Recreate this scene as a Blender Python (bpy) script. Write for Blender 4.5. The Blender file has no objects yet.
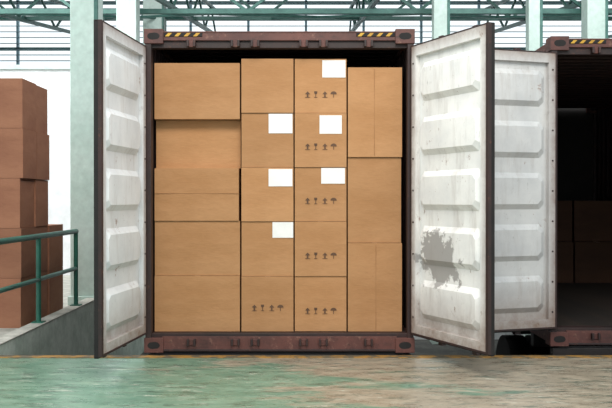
import bpy, math, random
from mathutils import Vector, Matrix
random.seed(4)
scene = bpy.context.scene
try:
    scene.view_settings.view_transform = 'Standard'
    scene.view_settings.look = 'None'
except Exception: pass

# ---------------------------------------------------------------- materials
def srgb(r,g,b):
    f=lambda c:(c/255/12.92) if c/255<=0.04045 else ((c/255+0.055)/1.055)**2.4
    return (f(r),f(g),f(b),1)
def new_mat(name):
    m=bpy.data.materials.new(name); m.use_nodes=True
    nt=m.node_tree; b=nt.nodes['Principled BSDF']
    return m,nt,b
def noise(nt,scale=5,detail=6,rough=0.6,stretch=(1,1,1),coord='Object'):
    tc=nt.nodes.new('ShaderNodeTexCoord'); mp=nt.nodes.new('ShaderNodeMapping')
    mp.inputs['Scale'].default_value=stretch
    n=nt.nodes.new('ShaderNodeTexNoise'); n.inputs['Scale'].default_value=scale
    n.inputs['Detail'].default_value=detail; n.inputs['Roughness'].default_value=rough
    nt.links.new(tc.outputs[coord],mp.inputs[0]); nt.links.new(mp.outputs[0],n.inputs['Vector'])
    return n
def ramp(nt,src,stops):
    r=nt.nodes.new('ShaderNodeValToRGB'); e=r.color_ramp.elements
    while len(e)<len(stops): e.new(0.5)
    for i,(p,c) in enumerate(stops):
        e[i].position=p; e[i].color=c
    nt.links.new(src,r.inputs[0]); return r
def mix(nt,fac,a,b,mode='MIX'):
    m=nt.nodes.new('ShaderNodeMix'); m.data_type='RGBA'; m.blend_type=mode
    for s,v in ((0,fac),(6,a),(7,b)):
        if hasattr(v,'links'): nt.links.new(v,m.inputs[s])
        else: m.inputs[s].default_value=v
    return m.outputs[2]
def bump(nt,b,src,strength=0.2,dist=0.01):
    n=nt.nodes.new('ShaderNodeBump'); n.inputs['Strength'].default_value=strength; n.inputs['Distance'].default_value=dist
    nt.links.new(src,n.inputs['Height']); nt.links.new(n.outputs[0],b.inputs['Normal'])
def K(v): return (v,v,v,1)

def two_tone(name,c1,c2,lo=0.4,hi=0.6,scale=4,rough=0.6,stretch=(1,1,1),metal=0,bmp=0.15,fine=True):
    m,nt,b=new_mat(name)
    n=noise(nt,scale,8,0.65,stretch); r=ramp(nt,n.outputs['Fac'],[(lo,c1),(hi,c2)])
    col=r.outputs[0]
    if fine:
        n2=noise(nt,scale*7,6,0.6,stretch); r2=ramp(nt,n2.outputs['Fac'],[(0.3,K(0.82)),(0.7,K(1))])
        col=mix(nt,1.0,col,r2.outputs[0],'MULTIPLY')
    nt.links.new(col,b.inputs['Base Color'])
    b.inputs['Roughness'].default_value=rough; b.inputs['Metallic'].default_value=metal
    bump(nt,b,n.outputs['Fac'],bmp,0.01)
    return m

def cardboard(name,base,dark):
    m,nt,b=new_mat(name)
    oi=nt.nodes.new('ShaderNodeObjectInfo')
    n=noise(nt,1.6,5,0.6,(1,1,2.2)); r=ramp(nt,n.outputs['Fac'],[(0.3,dark),(0.62,base)])
    v=ramp(nt,oi.outputs['Random'],[(0,K(0.84)),(1,K(1.0))])
    col=mix(nt,1.0,r.outputs[0],v.outputs[0],'MULTIPLY')
    n2=noise(nt,60,3,0.5,(0.3,1,3)); r2=ramp(nt,n2.outputs['Fac'],[(0.3,K(0.91)),(0.7,K(1))])
    col=mix(nt,1.0,col,r2.outputs[0],'MULTIPLY')
    nt.links.new(col,b.inputs['Base Color']); b.inputs['Roughness'].default_value=0.75
    b.inputs['Specular IOR Level'].default_value=0.25
    bump(nt,b,n.outputs['Fac'],0.7,0.025)
    return m
CARD=cardboard('cardboard',srgb(190,143,100),srgb(176,129,86))
CARD_R=cardboard('cardboard_reddish',srgb(166,116,90),srgb(146,98,76))
CARD_D=cardboard('cardboard_shaded',srgb(84,58,42),srgb(70,48,36))  # cardboard darkened to paint in the shade deep inside the second container
def plain(name,c1,c2,rough):
    m,nt,b=new_mat(name); n=noise(nt,8); r=ramp(nt,n.outputs['Fac'],[(0.3,c1),(0.7,c2)]); nt.links.new(r.outputs[0],b.inputs[0]); b.inputs['Roughness'].default_value=rough; return m
TAPE=plain('packing_tape',srgb(172,128,84),srgb(182,138,94),0.35)
PAPER=two_tone('label_paper',srgb(236,235,233),srgb(228,227,225),rough=0.7,bmp=0,fine=False)
INK=two_tone('print_ink',srgb(80,56,38),srgb(94,66,46),rough=0.7,bmp=0,fine=False)
SEAM=two_tone('carton_seam_brown',srgb(144,104,68),srgb(156,114,76),rough=0.9,bmp=0,fine=False)  # brown of the thin seam lines on carton fronts

def steel_paint(name,paint,paint2,rust,amt=0.55):
    m,nt,b=new_mat(name)
    n=noise(nt,3,8,0.7); r=ramp(nt,n.outputs['Fac'],[(0.35,paint),(0.65,paint2)])
    n2=noise(nt,14,10,0.75); f=ramp(nt,n2.outputs['Fac'],[(amt,K(0)),(amt+0.08,K(0.7))])
    col=mix(nt,f.outputs[0],r.outputs[0],rust)
    n3=noise(nt,22,10,0.8,(0.4,1,1)); f3=ramp(nt,n3.outputs['Fac'],[(0.54,K(0)),(0.66,K(0.8))])
    col=mix(nt,f3.outputs[0],col,(0.018,0.012,0.01,1))
    nt.links.new(col,b.inputs['Base Color']); b.inputs['Roughness'].default_value=0.6
    bump(nt,b,n2.outputs['Fac'],0.3,0.006); return m
RED=steel_paint('container_red_paint',srgb(104,62,54),srgb(76,46,42),srgb(134,98,84),0.56)
DARKRED=steel_paint('container_dark_steel',srgb(56,35,33),srgb(36,26,25),srgb(92,56,42),0.58)
INTER=two_tone('interior_steel_shaded',srgb(34,30,28),srgb(26,23,22),rough=0.8)  # interior dimness put into the steel colour
BLACK=two_tone('black_rubber_and_hole_shade',srgb(22,20,20),srgb(34,31,30),rough=0.8)
YEL=two_tone('hazard_yellow',srgb(204,160,50),srgb(180,134,44),rough=0.6,bmp=0)
PLY=two_tone('container_plywood_shaded',srgb(46,36,28),srgb(34,27,22),stretch=(1,0.1,1),rough=0.8)  # plywood colour darkened to carry the shade of the interior

def door_white(name,patch=False,base=(222,222,218),base2=(196,198,198)):
    m,nt,b=new_mat(name)
    n=noise(nt,2.2,8,0.65); r=ramp(nt,n.outputs['Fac'],[(0.35,srgb(*base2)),(0.6,srgb(*base))])
    col=r.outputs[0]
    nv=noise(nt,8,8,0.7,(1,1,0.14)); fv=ramp(nt,nv.outputs['Fac'],[(0.52,K(0)),(0.74,K(0.42))])
    col=mix(nt,fv.outputs[0],col,srgb(146,134,124))
    n2=noise(nt,8,12,0.82,(1,1,0.7)); f=ramp(nt,n2.outputs['Fac'],[(0.60,K(0)),(0.64,K(0.85))])
    col=mix(nt,f.outputs[0],col,srgb(130,94,76))
    n3=noise(nt,26,8,0.75,(1,1,0.35)); f3=ramp(nt,n3.outputs['Fac'],[(0.6,K(0)),(0.7,K(0.5))])
    col=mix(nt,f3.outputs[0],col,srgb(112,108,106))
    tc=nt.nodes.new('ShaderNodeTexCoord'); sp=nt.nodes.new('ShaderNodeSeparateXYZ'); nt.links.new(tc.outputs['Object'],sp.inputs[0])
    n4=noise(nt,7,10,0.75)
    def grime(sock,a,b_,amt,colr,col):
        g=nt.nodes.new('ShaderNodeMapRange'); g.inputs[1].default_value=a; g.inputs[2].default_value=b_; g.inputs[3].default_value=amt; g.inputs[4].default_value=0
        nt.links.new(sock,g.inputs[0])
        mm=nt.nodes.new('ShaderNodeMath'); mm.operation='MULTIPLY'; mm.use_clamp=True
        nt.links.new(g.outputs[0],mm.inputs[0]); nt.links.new(n4.outputs['Fac'],mm.inputs[1])
        return mix(nt,mm.outputs[0],col,colr)
    col=grime(sp.outputs[2],0.0,0.45,1.5,srgb(128,104,88),col)
    ab=nt.nodes.new('ShaderNodeMath'); ab.operation='ABSOLUTE'; nt.links.new(sp.outputs[0],ab.inputs[0])
    col=grime(ab.outputs[0],0.0,0.12,1.6,srgb(116,88,74),col)
    col=grime(ab.outputs[0],1.16,1.05,1.5,srgb(116,88,74),col)
    col=grime(sp.outputs[2],2.6,2.48,1.3,srgb(124,100,86),col)
    if patch:
        sub=nt.nodes.new('ShaderNodeVectorMath'); sub.operation='SUBTRACT'; sub.inputs[1].default_value=(-0.42,0,0.70)
        nt.links.new(tc.outputs['Object'],sub.inputs[0])
        mu=nt.nodes.new('ShaderNodeVectorMath'); mu.operation='MULTIPLY'; mu.inputs[1].default_value=(2.0,0,2.9)
        nt.links.new(sub.outputs[0],mu.inputs[0])
        ln=nt.nodes.new('ShaderNodeVectorMath'); ln.operation='LENGTH'; nt.links.new(mu.outputs[0],ln.inputs[0])
        n5=noise(nt,6,12,0.7); ad=nt.nodes.new('ShaderNodeMath'); ad.operation='MULTIPLY_ADD'; ad.inputs[1].default_value=2.2
        nt.links.new(n5.outputs['Fac'],ad.inputs[0]); nt.links.new(ln.outputs['Value'],ad.inputs[2])
        cmp=nt.nodes.new('ShaderNodeMapRange'); cmp.inputs[1].default_value=1.68; cmp.inputs[2].default_value=1.76; cmp.inputs[3].default_value=0.85; cmp.inputs[4].default_value=0
        nt.links.new(ad.outputs[0],cmp.inputs[0])
        col=mix(nt,cmp.outputs[0],col,srgb(148,146,144))
    nt.links.new(col,b.inputs['Base Color']); b.inputs['Roughness'].default_value=0.5
    bump(nt,b,n2.outputs['Fac'],0.15,0.004); return m
DW=door_white('door_white_paint',False,(222,226,228),(206,211,214)); DWP=door_white('door_white_paint_worn',True,(240,240,237),(222,223,222))
DWG=door_white('door_grey_paint',False,(208,209,208),(188,190,191))
GRN=two_tone('green_steel_paint',srgb(76,122,112),srgb(60,104,96),rough=0.5)
RAILG=two_tone('railing_green',srgb(40,108,90),srgb(30,88,74),rough=0.4)
MINT=two_tone('mint_column_paint',srgb(206,224,216),srgb(190,212,203),scale=1.5,rough=0.6)
WALLW=two_tone('white_wall',srgb(240,241,242),srgb(232,234,236),scale=0.7,rough=0.8)
CURB=two_tone('curb_concrete',srgb(226,240,230),srgb(196,214,202),scale=2.5,rough=0.8)
CONC=two_tone('kerb_top_concrete',srgb(200,198,188),srgb(170,170,160),scale=5,rough=0.8)
ASPH=two_tone('yard_asphalt',srgb(110,110,105),srgb(88,88,86),scale=3,rough=0.9)
ROOF=two_tone('roof_sheet',srgb(150,162,164),srgb(130,144,148),scale=1,rough=0.6)
LOUV=two_tone('louvre_aluminium',srgb(160,190,200),srgb(138,170,182),scale=1,rough=0.5)
EDGE=two_tone('dock_edge_paint',srgb(170,126,58),srgb(104,94,74),lo=0.45,hi=0.55,scale=7,stretch=(1,1,1),rough=0.7)
CHAS=two_tone('chassis_steel',srgb(32,30,30),srgb(44,38,36),rough=0.6)

FLOOR,nt,b=new_mat('worn_green_epoxy')
n=noise(nt,0.8,12,0.72,(0.6,1.5,1)); tc=nt.nodes.new('ShaderNodeTexCoord'); sp=nt.nodes.new('ShaderNodeSeparateXYZ'); nt.links.new(tc.outputs['Object'],sp.inputs[0])
ma=nt.nodes.new('ShaderNodeMath'); ma.operation='MULTIPLY_ADD'; ma.inputs[1].default_value=0.06; nt.links.new(sp.outputs[0],ma.inputs[0]); nt.links.new(n.outputs['Fac'],ma.inputs[2])
f=ramp(nt,ma.outputs[0],[(0.46,K(0)),(0.53,K(1))])
ng=noise(nt,4,8,0.75,(0.5,1.2,1)); g=ramp(nt,ng.outputs['Fac'],[(0.35,srgb(88,126,106)),(0.65,srgb(130,160,138))])
nc=noise(nt,6,9,0.75,(0.6,1.2,1)); c=ramp(nt,nc.outputs['Fac'],[(0.35,srgb(132,122,106)),(0.65,srgb(174,162,142))])
col=mix(nt,f.outputs[0],g.outputs[0],c.outputs[0])
ns=noise(nt,6,14,0.85,(0.5,1.8,1)); s=ramp(nt,ns.outputs['Fac'],[(0.53,K(0)),(0.56,K(0.8))])
col=mix(nt,s.outputs[0],col,srgb(64,84,72))
ns2=noise(nt,5,14,0.88,(0.6,2.0,1)); s2=ramp(nt,ns2.outputs['Fac'],[(0.55,K(0)),(0.585,K(0.75))])
col=mix(nt,s2.outputs[0],col,srgb(200,202,186))
nt.links.new(col,b.inputs['Base Color'])
rr=ramp(nt,nc.outputs['Fac'],[(0.35,K(0.2)),(0.7,K(0.5))]); nt.links.new(rr.outputs[0],b.inputs['Roughness'])
bump(nt,b,ns.outputs['Fac'],0.12,0.003)

# ---------------------------------------------------------------- mesh builder
class MB:
    def __init__(s): s.v=[]; s.f=[]; s.m=[]; s.mats=[]
    def mi(s,mat):
        if mat not in s.mats: s.mats.append(mat)
        return s.mats.index(mat)
    def poly(s,pts,mat):
        i=len(s.v); s.v+= [tuple(p) for p in pts]; s.f.append(list(range(i,i+len(pts)))); s.m.append(s.mi(mat))
    def mesh(s,verts,faces,mat):
        i=len(s.v); s.v+=[tuple(p) for p in verts]; k=s.mi(mat)
        for f in faces: s.f.append([i+a for a in f]); s.m.append(k)
    def box(s,x0,x1,y0,y1,z0,z1,mat):
        x0,x1=min(x0,x1),max(x0,x1)
        v=[(x0,y0,z0),(x1,y0,z0),(x1,y1,z0),(x0,y1,z0),(x0,y0,z1),(x1,y0,z1),(x1,y1,z1),(x0,y1,z1)]
        s.mesh(v,[(0,3,2,1),(4,5,6,7),(0,1,5,4),(1,2,6,5),(2,3,7,6),(3,0,4,7)],mat)
    def tube(s,p0,p1,r,mat,n=10,rot=0):
        p0=Vector(p0);p1=Vector(p1); d=(p1-p0).normalized()
        u=Vector((1,0,0))
        if abs(d.z)<0.99: u=d.cross(Vector((0,0,1))).normalized()
        w=d.cross(u); vs=[]
        for p in (p0,p1):
            for i in range(n):
                a=2*math.pi*i/n+rot; vs.append(p+u*math.cos(a)*r+w*math.sin(a)*r)
        fs=[(i,(i+1)%n,n+(i+1)%n,n+i) for i in range(n)]+[tuple(range(n))[::-1],tuple(range(n,2*n))]
        s.mesh(vs,fs,mat)
    def bar(s,p0,p1,w,mat): s.tube(p0,p1,w*0.707,mat,4,math.pi/4)
    def build(s,name,loc=(0,0,0),rotz=0,bevel=0,parent=None,origin=None):
        vs=s.v
        if origin:
            vs=[(x-origin[0],y-origin[1],z-origin[2]) for x,y,z in vs]; loc=origin
        me=bpy.data.meshes.new(name); me.from_pydata(vs,[],s.f)
        for m in s.mats: me.materials.append(m)
        for p,k in zip(me.polygons,s.m): p.material_index=k
        me.update()
        import bmesh
        bm=bmesh.new(); bm.from_mesh(me); bmesh.ops.recalc_face_normals(bm,faces=bm.faces); bm.to_mesh(me); bm.free()
        o=bpy.data.objects.new(name,me); scene.collection.objects.link(o)
        o.rotation_euler=(0,0,rotz)
        if parent:
            o.parent=parent; o.location=Vector(loc)-parent.location
        else: o.location=loc
        if bevel:
            b=o.modifiers.new('bevel','BEVEL'); b.width=bevel; b.segments=2; b.limit_method='ANGLE'; b.angle_limit=math.radians(50)
        return o

# ---------------------------------------------------------------- cardboard boxes
def glyphs(mb,cx,z,y):
    s=0.029
    for k,dx in enumerate((-0.12,-0.045,0.04,0.12)):
        x=cx+dx
        if k in(0,2):
            mb.poly([(x-s*.8,y,z+s*.1),(x+s*.8,y,z+s*.1),(x,y,z+s)],INK); mb.poly([(x-s*.25,y,z-s*.8),(x+s*.25,y,z-s*.8),(x+s*.25,y,z+s*.1),(x-s*.25,y,z+s*.1)],INK)
            mb.poly([(x-s*.8,y,z-s),(x+s*.8,y,z-s),(x+s*.8,y,z-s*.85),(x-s*.8,y,z-s*.85)],INK)
        elif k==1:
            mb.poly([(x-s*.5,y,z+s),(x-s*.45,y,z+s*.3),(x,y,z),(x+s*.45,y,z+s*.3),(x+s*.5,y,z+s)][::-1],INK)
            mb.poly([(x-s*.1,y,z-s*.9),(x+s*.1,y,z-s*.9),(x+s*.1,y,z),(x-s*.1,y,z)],INK); mb.poly([(x-s*.5,y,z-s),(x+s*.5,y,z-s),(x+s*.5,y,z-s*.85),(x-s*.5,y,z-s*.85)],INK)
        else:
            mb.poly([(x+s*math.cos(a*math.pi/8),y,z+s*.1+s*.9*math.sin(a*math.pi/8)) for a in range(9)],INK)
            mb.poly([(x-s*.1,y,z-s),(x+s*.1,y,z-s),(x+s*.1,y,z+s*.1),(x-s*.1,y,z+s*.1)],INK)
def box_body(mb,x0,x1,y0,y1,z0,z1,mat,bulge=0.006):
    nx,ny,nz=4,3,4
    def P(i,j,k):
        u,v,w=i/nx,j/ny,k/nz
        bu=4*u*(1-u);bw=4*w*(1-w)
        x=x0+(x1-x0)*u; y=y0+(y1-y0)*v; z=z0+(z1-z0)*w
        if j==0: y-=bulge*bu*bw
        return (x,y,z)
    idx={};vs=[]
    def g(i,j,k):
        if (i,j,k) not in idx: idx[(i,j,k)]=len(vs); vs.append(P(i,j,k))
        return idx[(i,j,k)]
    fs=[]
    for i in range(nx):
        for k in range(nz):
            for j in(0,ny): fs.append((g(i,j,k),g(i+1,j,k),g(i+1,j,k+1),g(i,j,k+1)))
        for j in range(ny):
            for k in(0,nz): fs.append((g(i,j,k),g(i+1,j,k),g(i+1,j+1,k),g(i,j+1,k)))
    for j in range(ny):
        for k in range(nz):
            for i in(0,nx): fs.append((g(i,j,k),g(i,j+1,k),g(i,j+1,k+1),g(i,j,k+1)))
    mb.mesh(vs,fs,mat)
def carton(x0,x1,z0,z1,y0=0.12,depth=0.6,label=None,sym=False,seam_z=None,seam_x=None,mat=CARD,gap=0.004):
    mb=MB(); g=gap; bl=0.006
    box_body(mb,x0+g,x1-g,y0,y0+depth,z0,z1-0.003,mat,bl)
    yf=y0-bl-0.0015
    cx=(x0+x1)/2
    mb.box(cx-0.025,cx+0.025,y0+0.006,y0+depth-0.01,z1-0.0032,z1-0.0018,TAPE)
    if seam_z is not None:
        mb.box(x0+0.006,x1-0.006,yf,y0+0.01,seam_z-0.002,seam_z+0.002,SEAM)
    if seam_x is not None:
        mb.box(seam_x-0.001,seam_x+0.001,yf,y0+0.01,z0+0.012,z1-0.014,SEAM)
    if label:
        a,b_,c,d=label; mb.box(a,b_,yf-0.001,y0+0.005,c,d,PAPER)
    if sym: glyphs(mb,cx,z0+sym,yf-0.001)
    return mb.build('cardboard_box',origin=(cx,y0+depth/2,z0),bevel=0.010)

FZ=0.195
X0,X1=-1.402,-0.607
carton(X0,X1,FZ,0.710); carton(X0,X1,0.710,1.217,y0=0.135)
carton(X0,X1-0.01,1.217,1.705,seam_z=1.47)
carton(X0-0.004,X1,1.705,2.156,y0=0.235,depth=0.45)
carton(X0,X1,2.156,2.675)
X0,X1=-0.600,-0.112
zs=[FZ,0.706,1.212,1.712,2.214,2.715]
labs=[None,(-.31,-.118,1.06,1.205),(-.345,-.125,1.535,1.695),(-.345,-.125,2.025,2.205),None]
for i in range(5): carton(X0,X1,zs[i],zs[i+1],label=labs[i],sym=(0.22 if i==0 else False),y0=0.12+0.014*(i%2))
X0,X1=-0.108,0.378
labs=[None,None,(.14,.36,1.56,1.705),(.125,.33,2.02,2.19),(.15,.365,2.54,2.70)]
for i in range(5): carton(X0,X1,zs[i],zs[i+1],label=labs[i],sym=(0.19 if i<4 else 0.17),y0=0.135-0.012*(i%2))
X0,X1=0.383,0.890
carton(X0,X1,FZ,1.014,seam_x=0.645); carton(X0,X1-0.006,1.014,1.806,y0=0.14); carton(X0,X1,1.806,2.635,seam_x=0.63)

for r in range(5):
    for c in range(2):
        jx=random.uniform(-.02,.02)
        carton(-3.72+jx,-3.12+jx,0.55*r,0.55*(r+1),y0=1.64+c*0.51,depth=0.485,mat=CARD_R,gap=0.006)
for r in range(2):
    carton(-3.72,-3.14,0.55*r,0.55*(r+1),y0=2.72,depth=0.6,mat=CARD_R)
for r,z in enumerate((FZ,0.80)):
    for c in range(3):
        carton(2.50+c*0.72,3.20+c*0.72,z,z+0.6,y0=4.8+0.05*r,depth=0.6,mat=CARD_D)

# ---------------------------------------------------------------- containers
def casting(mb,x0,x1,y0,z0,z1,mat):
    mb.box(x0,x1,y0,y0+0.178,z0,z1,mat)
    cx,cz=(x0+x1)/2,(z0+z1)/2
    pts=[(cx+0.045*math.cos(a*math.pi/6)+ (0.012 if math.cos(a*math.pi/6)>0 else -0.012),y0-0.001,cz+0.032*math.sin(a*math.pi/6)) for a in range(12)]
    mb.poly(pts,BLACK)  # flat black oval paints the shade of the casting hole
def container(x0,y0,L=6.06):
    mb=MB(); x1=x0+2.44; y1=y0+L; zb,zt=0.03,2.955
    for a,b_ in((x0-0.01,x0+0.165),(x1-0.165,x1+0.01)):
        for yy in (y0-0.01,y1-0.168):
            casting(mb,a,b_,yy,zb-0.01,zb+0.125,RED); casting(mb,a,b_,yy,zt-0.125,zt+0.008,RED)
    for yy in (y0,y1-0.1):
        mb.box(x0,x0+0.055,yy,yy+0.1,zb+0.1,zt-0.1,DARKRED); mb.box(x1-0.055,x1,yy,yy+0.1,zb+0.1,zt-0.1,DARKRED)
    mb.box(x0+0.15,x1-0.15,y0+0.01,y0+0.12,2.86,zt-0.012,RED)
    mb.box(x0+0.05,x1-0.05,y0+0.035,y0+0.13,2.795,2.862,DARKRED)
    mb.box(x0+0.15,x1-0.15,y0+0.004,y0+0.05,2.93,2.943,RED)
    mb.box(x0+0.15,x1-0.15,y0+0.01,y0+0.14,zb+0.005,0.165,RED)
    mb.box(x0+0.05,x1-0.05,y0+0.03,y0+0.16,0.15,0.192,DARKRED)
    mb.box(x0+0.15,x1-0.15,y0-0.002,y0+0.03,zb+0.0,zb+0.02,DARKRED)
    for kx in (0.42,0.82,1.0,1.44,1.62,2.03):
        for zz in (2.80,0.085):
            mb.box(x0+kx-0.04,x0+kx-0.02,y0-0.03,y0+0.04,zz,zz+0.06,DARKRED); mb.box(x0+kx+0.02,x0+kx+0.04,y0-0.03,y0+0.04,zz,zz+0.06,DARKRED)
            mb.box(x0+kx-0.04,x0+kx+0.04,y0-0.0,y0+0.02,zz,zz+0.06,RED)
    for s0 in (x0+0.17,x1-0.17-0.35):
        mb.box(s0,s0+0.35,y0+0.002,y0+0.01,2.895,2.928,BLACK)
        for k in range(4):
            a=s0+0.01+k*0.085; mb.poly([(a,y0+0.001,2.896),(a+0.035,y0+0.001,2.896),(a+0.065,y0+0.001,2.927),(a+0.03,y0+0.001,2.927)],YEL)
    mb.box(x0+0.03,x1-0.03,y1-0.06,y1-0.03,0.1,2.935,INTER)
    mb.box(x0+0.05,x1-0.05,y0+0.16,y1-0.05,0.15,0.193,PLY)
    for k in range(14): mb.box(x0+0.06,x1-0.06,y0+0.3+k*0.42,y0+0.36+k*0.42,0.04,0.149,DARKRED)
    for a in (x0,x1-0.05):
        mb.box(a,a+0.05,y0+0.09,y1-0.09,zb+0.01,0.19,RED); mb.box(a,a+0.05,y0+0.09,y1-0.09,2.86,2.93,RED)
    for side in (0,1):
        prof=[];y=y0+0.08
        while y<y1-0.1:
            for dy,o in ((0,0),(0.07,0),(0.1,1),(0.17,1)): prof.append((min(y+dy,y1-0.05),o))
            y+=0.2
        vs=[];fs=[]
        for (yy,o) in prof:
            x=(x0+0.006+0.03*o) if side==0 else (x1-0.006-0.03*o)
            vs+=[(x,yy,0.16),(x,yy,2.90)]
        for i in range(len(prof)-1): fs.append((2*i,2*i+2,2*i+3,2*i+1))
        mb.mesh(vs,fs,DARKRED)
    prof=[];y=y0+0.05
    while y<y1-0.1:
        for dy,o in ((0,0),(0.09,0),(0.11,1),(0.2,1)): prof.append((min(y+dy,y1-0.03),o))
        y+=0.22
    vs=[];fs=[]
    for (yy,o) in prof:
        z=2.90+0.02*o; vs+=[(x0+0.02,yy,z),(x1-0.02,yy,z)]
    for i in range(len(prof)-1): fs.append((2*i,2*i+1,2*i+3,2*i+2))
    mb.mesh(vs,fs,DARKRED)
    return mb.build('shipping_container',origin=(x0,y0,0),bevel=0.005)

def door(hx,hy,ang,mirror,white,name,parent,L=1.165):
    H=2.595; s=-1 if mirror else 1; T=0.055
    mb=MB()
    def B(a,b_,y0,y1,z0,z1,m): mb.box(a*s,b_*s,y0,y1,z0,z1,m)
    B(0.015,0.09,-T,0,0,H,white); B(L-0.11,L-0.012,-T,0,0,H,white)
    B(0.09,L-0.11,-T,0,0,0.09,white); B(0.09,L-0.11,-T,0,H-0.09,H,white)
    B(0.012,L-0.01,-T-0.004,-T,0.0,H,RED)
    B(L-0.035,L,-T-0.006,-T+0.03,-0.01,H+0.01,BLACK); B(L-0.012,L+0.006,-T+0.03,0.004,0,H,DARKRED)
    B(L-0.03,L-0.012,0,0.006,0,H,DARKRED)
    B(0,0.02,-T-0.005,0.002,0,H,DARKRED)
    B(0,L,-T-0.005,-T+0.03,-0.014,0.0,BLACK); B(0,L,-T-0.005,0.002,H,H+0.012,DARKRED)
    B(0.02,L-0.03,0.0,0.005,0.0,0.018,DARKRED)
    ax,bx=0.09,L-0.11; yb=-0.04
    mb.poly([(ax*s,yb,0.09),(bx*s,yb,0.09),(bx*s,yb,H-0.09),(ax*s,yb,H-0.09)],white)
    n=5; pitch=(H-0.18)/n
    for k in range(n):
        z0=0.09+k*pitch+0.07; z1=0.09+(k+1)*pitch-0.07; xa,xb=ax+0.03,bx-0.02
        def ring(i,y,c):
            a,b_,lo,hi=xa+i,xb-i,z0+i,z1-i
            return [((a+c)*s,y,lo),((b_-c)*s,y,lo),(b_*s,y,lo+c),(b_*s,y,hi-c),((b_-c)*s,y,hi),((a+c)*s,y,hi),(a*s,y,hi-c),(a*s,y,lo+c)]
        r0=ring(0,yb,0.05); r1=ring(0.05,yb+0.038,0.04)
        mb.mesh(r0+r1,[(i,(i+1)%8,8+(i+1)%8,8+i) for i in range(8)]+[tuple(range(8,16))],white)
    for k in range(9):
        z=0.16+k*0.285
        mb.tube((0.05*s,-0.002,z),(0.05*s,0.006,z),0.009,DARKRED,8)
    for z in (0.22,0.92,1.62,2.32):
        B(-0.012,0.16,-T-0.018,-T-0.004,z-0.05,z+0.05,RED); mb.tube((-0.004*s,-T-0.002,z-0.07),(-0.004*s,-T-0.002,z+0.07),0.014,DARKRED,8)
    for x in (0.38,0.88):
        mb.tube((x*s,-T-0.035,-0.03),(x*s,-T-0.035,H+0.03),0.016,DARKRED,10)
        for z in (0.1,0.7,1.35,1.95,2.5): B(x-0.05,x+0.05,-T-0.052,-T-0.003,z-0.025,z+0.025,RED)
        B(x-0.03,x+0.03,-T-0.055,-T-0.015,-0.05,0.0,DARKRED); B(x-0.03,x+0.03,-T-0.055,-T-0.015,H,H+0.045,DARKRED)
        B(x-0.34 if x>0.5 else x,x if x>0.5 else x+0.34,-T-0.062,-T-0.05,0.98,1.01,DARKRED)
    return mb.build(name,loc=(hx,hy,0.195),rotz=ang,bevel=0.004,parent=parent)
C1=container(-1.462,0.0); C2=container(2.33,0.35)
door(-1.445,-0.03,math.radians(-96.6),False,DW,'left_door',C1)
door(0.945,-0.03,math.radians(180-65.5),True,DWP,'right_door',C1)
door(2.37,0.30,math.radians(-162),False,DWG,'left_door',C2)
door(4.76,0.30,math.radians(100),True,DWG,'right_door',C2)

def trailer(xc,y0,L=6.4):
    mb=MB()
    for dx in (-0.45,0.45):
        mb.box(xc+dx-0.07,xc+dx+0.07,y0,y0+L,-0.32,-0.06,CHAS)
    for k in range(8): mb.box(xc-1.15,xc+1.15,y0+0.02+k*0.86,y0+0.14+k*0.86,-0.14,0.018,CHAS)
    mb.box(xc-1.2,xc+1.2,y0+0.0,y0+0.1,-0.16,-0.0,CHAS)
    for ay in (1.0,2.3):
        mb.tube((xc-1.1,y0+ay,-0.72),(xc+1.1,y0+ay,-0.72),0.07,CHAS,10)
        for dx in (-0.45,0.45): mb.box(xc+dx-0.05,xc+dx+0.05,y0+ay-0.3,y0+ay+0.3,-0.7,-0.3,CHAS)
        for sx in (-1,1):
            for off in (0.72,1.02):
                mb.tube((xc+sx*(off-0.12),y0+ay,-0.72),(xc+sx*(off+0.12),y0+ay,-0.72),0.48,BLACK,28)
                mb.tube((xc+sx*(off-0.125),y0+ay,-0.72),(xc+sx*(off+0.125),y0+ay,-0.72),0.24,CHAS,20)
    for sx in (-1,1): mb.box(xc+sx*0.8-0.06,xc+sx*0.8+0.06,y0+L-0.8,y0+L-0.68,-1.2,-0.1,CHAS)
    return mb.build('flatbed_trailer',origin=(xc,y0,-1.2),bevel=0.006)
trailer(-0.242,0.02); trailer(3.55,0.37)

# ---------------------------------------------------------------- building shell
mb=MB(); mb.box(-14,14,-16,-0.06,-1.2,0,FLOOR); mb.box(-14,-2.93,-0.06,8.3,-1.2,0,CONC); mb.build('floor')
mb=MB(); mb.box(-14,14,-0.06,26,-1.3,-1.2,ASPH); mb.build('ground')
mb=MB(); mb.box(-2.93,-2.785,-0.05,8.3,-1.2,0.085,CURB); mb.box(-2.94,-2.78,-0.05,8.3,0.085,0.1,CONC)
mb.build('trim_2',bevel=0.006)
mb=MB(); mb.box(-14,14,-0.16,-0.055,0.0,0.006,EDGE); mb.box(-14,14,-0.062,-0.045,-0.12,0.006,EDGE); mb.build('trim_1')
mb=MB()
mb.box(-14,14,8.3,8.5,-1.2,3.85,WALLW); mb.box(-14,14,8.25,8.55,3.85,3.93,MINT); mb.build('wall_back')
mb=MB(); mb.box(-14.2,-14,-0.06,22,-1.2,9,WALLW); mb.build('wall_left')
mb=MB(); mb.box(14,14.2,-0.06,22,-1.2,9,WALLW); mb.build('wall_right')
mb=MB()
prof=[];x=-14.0
while x<14.0:
    for dx,o in ((0,0),(0.12,0),(0.15,1),(0.27,1)): prof.append((x+dx,o))
    x+=0.3
vs=[];fs=[]
for xx,o in prof: vs+=[(xx,3,9.1+0.05*o),(xx,22.3,9.6+0.05*o)]
for i in range(len(prof)-1): fs.append((2*i,2*i+2,2*i+3,2*i+1))
mb.mesh(vs,fs,ROOF)
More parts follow.
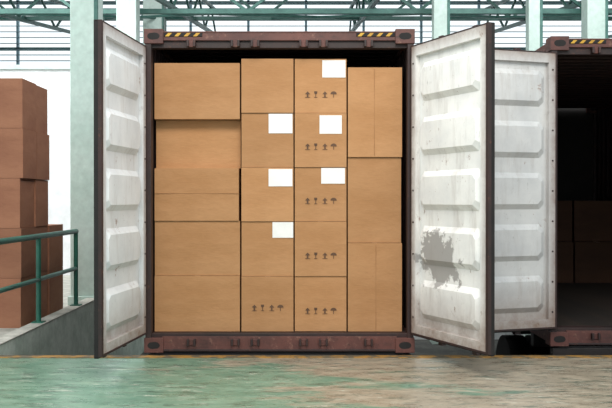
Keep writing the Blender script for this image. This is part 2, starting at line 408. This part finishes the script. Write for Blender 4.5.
for k in range(13):
    y=3.1+k*1.54; z=9.0+0.5*(y-3)/19.3; mb.box(-14,14,y,y+0.07,z-0.1,z+0.08,GRN)
mb.build('ceiling')
mb=MB()
for k in range(46):
    z=3.2+k*0.2
    if z>9.4: break
    mb.mesh([(-14,22.0,z),(14,22.0,z),(14,22.1,z+0.02),(-14,22.1,z+0.02),(-14,22.0,z+0.03),(14,22.0,z+0.03),(14,22.1,z+0.05),(-14,22.1,z+0.05)],[(0,1,2,3),(4,5,6,7),(0,1,5,4),(3,2,6,7)],LOUV)
for k in range(15): mb.box(-14+k*2-0.04,-14+k*2+0.04,22.1,22.22,3.2,9.6,LOUV)
for z in (4.4,6.6,8.2): mb.box(-14,14,22.1,22.25,z,z+0.1,GRN)
mb.build('window_1')
mb=MB(); mb.box(-14,14,21.95,22.3,-1.2,3.2,WALLW); mb.build('wall_rear')
def truss(y,zb=4.95,h=1.4,xa=-13.9,xb=13.9,step=1.4,w=0.10):
    mb=MB(); mb.bar((xa,y,zb),(xb,y,zb),w,GRN); mb.bar((xa,y,zb+h),(xb,y,zb+h),w,GRN)
    n=int((xb-xa)/step)
    for i in range(n):
        a=xa+i*step; mb.bar((a,y,zb),(a+step/2,y,zb+h),w*0.6,GRN); mb.bar((a+step/2,y,zb+h),(a+step,y,zb),w*0.6,GRN)
    return mb.build('roof_truss')
truss(8.4,4.95,1.2,step=3.2,w=0.09); truss(14.5,6.1,1.3,step=3.2,w=0.1)
mb=MB()
for x in (-11.5,-7.2,-2.9,1.4,5.7,10.0):
    mb.bar((x,5.0,4.85),(x,21.5,6.9),0.09,GRN); mb.bar((x,5,5.6),(x,21.5,7.7),0.08,GRN)
    for i in range(5):
        y=5+i*3.0; z=4.85+(y-5)*2.05/16.5; z2=5.6+(y+1.5-5)*2.1/16.5
        mb.bar((x,y,z),(x,y+1.5,z2),0.05,GRN); mb.bar((x,y+1.5,z2),(x,y+3,z+0.37),0.05,GRN)
    mb.bar((x,8.4,4.95),(x+4.3,14.5,6.1),0.06,GRN); mb.bar((x+2,8.4,4.95),(x-2.3,14.5,6.1),0.05,GRN)
mb.build('roof_girders')
def column(x,y,w,z0,z1,mat=MINT,green=True):
    mb=MB(); mb.box(x-w/2,x+w/2,y-w/2,y+w/2,z0,z1,mat)
    mb.box(x-w/2-0.03,x+w/2+0.03,y-w/2-0.03,y+w/2+0.03,z0,z0+0.12,mat)
    if green: mb.box(x+w/2-0.04,x+w/2+0.012,y-w/2-0.012,y-w/2+0.04,z0+0.12,z1,GRN)
    return mb.build('column',origin=(x,y,z0),bevel=0.01)
column(-2.98,3.9,0.36,0.0,9.05)
column(-3.24,7.9,0.36,0.0,9.1,green=False)
column(-3.75,13.6,0.5,-1.2,9.2)
column(2.45,7.9,0.28,-1.2,9.1); column(4.15,7.9,0.24,-1.2,9.1); column(5.25,7.9,0.36,-1.2,9.1)
mb=MB()
X=-2.86
for y in (-0.12,1.38,2.88):
    z0 = 0.1 if y>0 else 0.006
    mb.tube((X,y,z0),(X,y,1.02),0.027,RAILG,12); mb.box(X-0.06,X+0.06,y-0.06,y+0.06,z0,z0+0.012,RAILG)
mb.tube((X,-0.12,1.02),(X,2.90,1.02),0.03,RAILG,12); mb.tube((X,-0.12,0.56),(X,2.88,0.56),0.025,RAILG,12)
mb.build('handrail')

# ---------------------------------------------------------------- light
w=bpy.data.worlds.new('sky'); scene.world=w; w.use_nodes=True
bg=w.node_tree.nodes['Background']; bg.inputs[0].default_value=(0.88,0.96,1.0,1); bg.inputs[1].default_value=1.25
def area(name,loc,rot,size,power,col=(1,1,1)):
    l=bpy.data.lights.new(name,'AREA'); l.shape='RECTANGLE'; l.size=size[0]; l.size_y=size[1]; l.energy=power; l.color=col
    o=bpy.data.objects.new(name,l); scene.collection.objects.link(o); o.location=loc; o.rotation_euler=rot
area('front_fill',(0.0,-5.0,6.4),(math.radians(42),0,0),(4,2),400,(1,0.94,0.86))  # added light, high in front, for soft light on the boxes
area('rear_fill',(-6,4,8.0),(math.radians(25),0,0),(5,3),700,(1,1,1))  # added light to brighten the white wall, curb and trusses
area('rear_fill',(5,4,8.0),(math.radians(25),0,0),(5,3),400,(1,1,1))  # second added light for the right rear of the hall

cam=bpy.data.cameras.new('camera'); co=bpy.data.objects.new('camera',cam); scene.collection.objects.link(co)
co.location=(0,-7.85,1.41); co.rotation_euler=(math.radians(90-0.27),0,0); cam.lens=50.8; cam.sensor_width=36; scene.camera=co
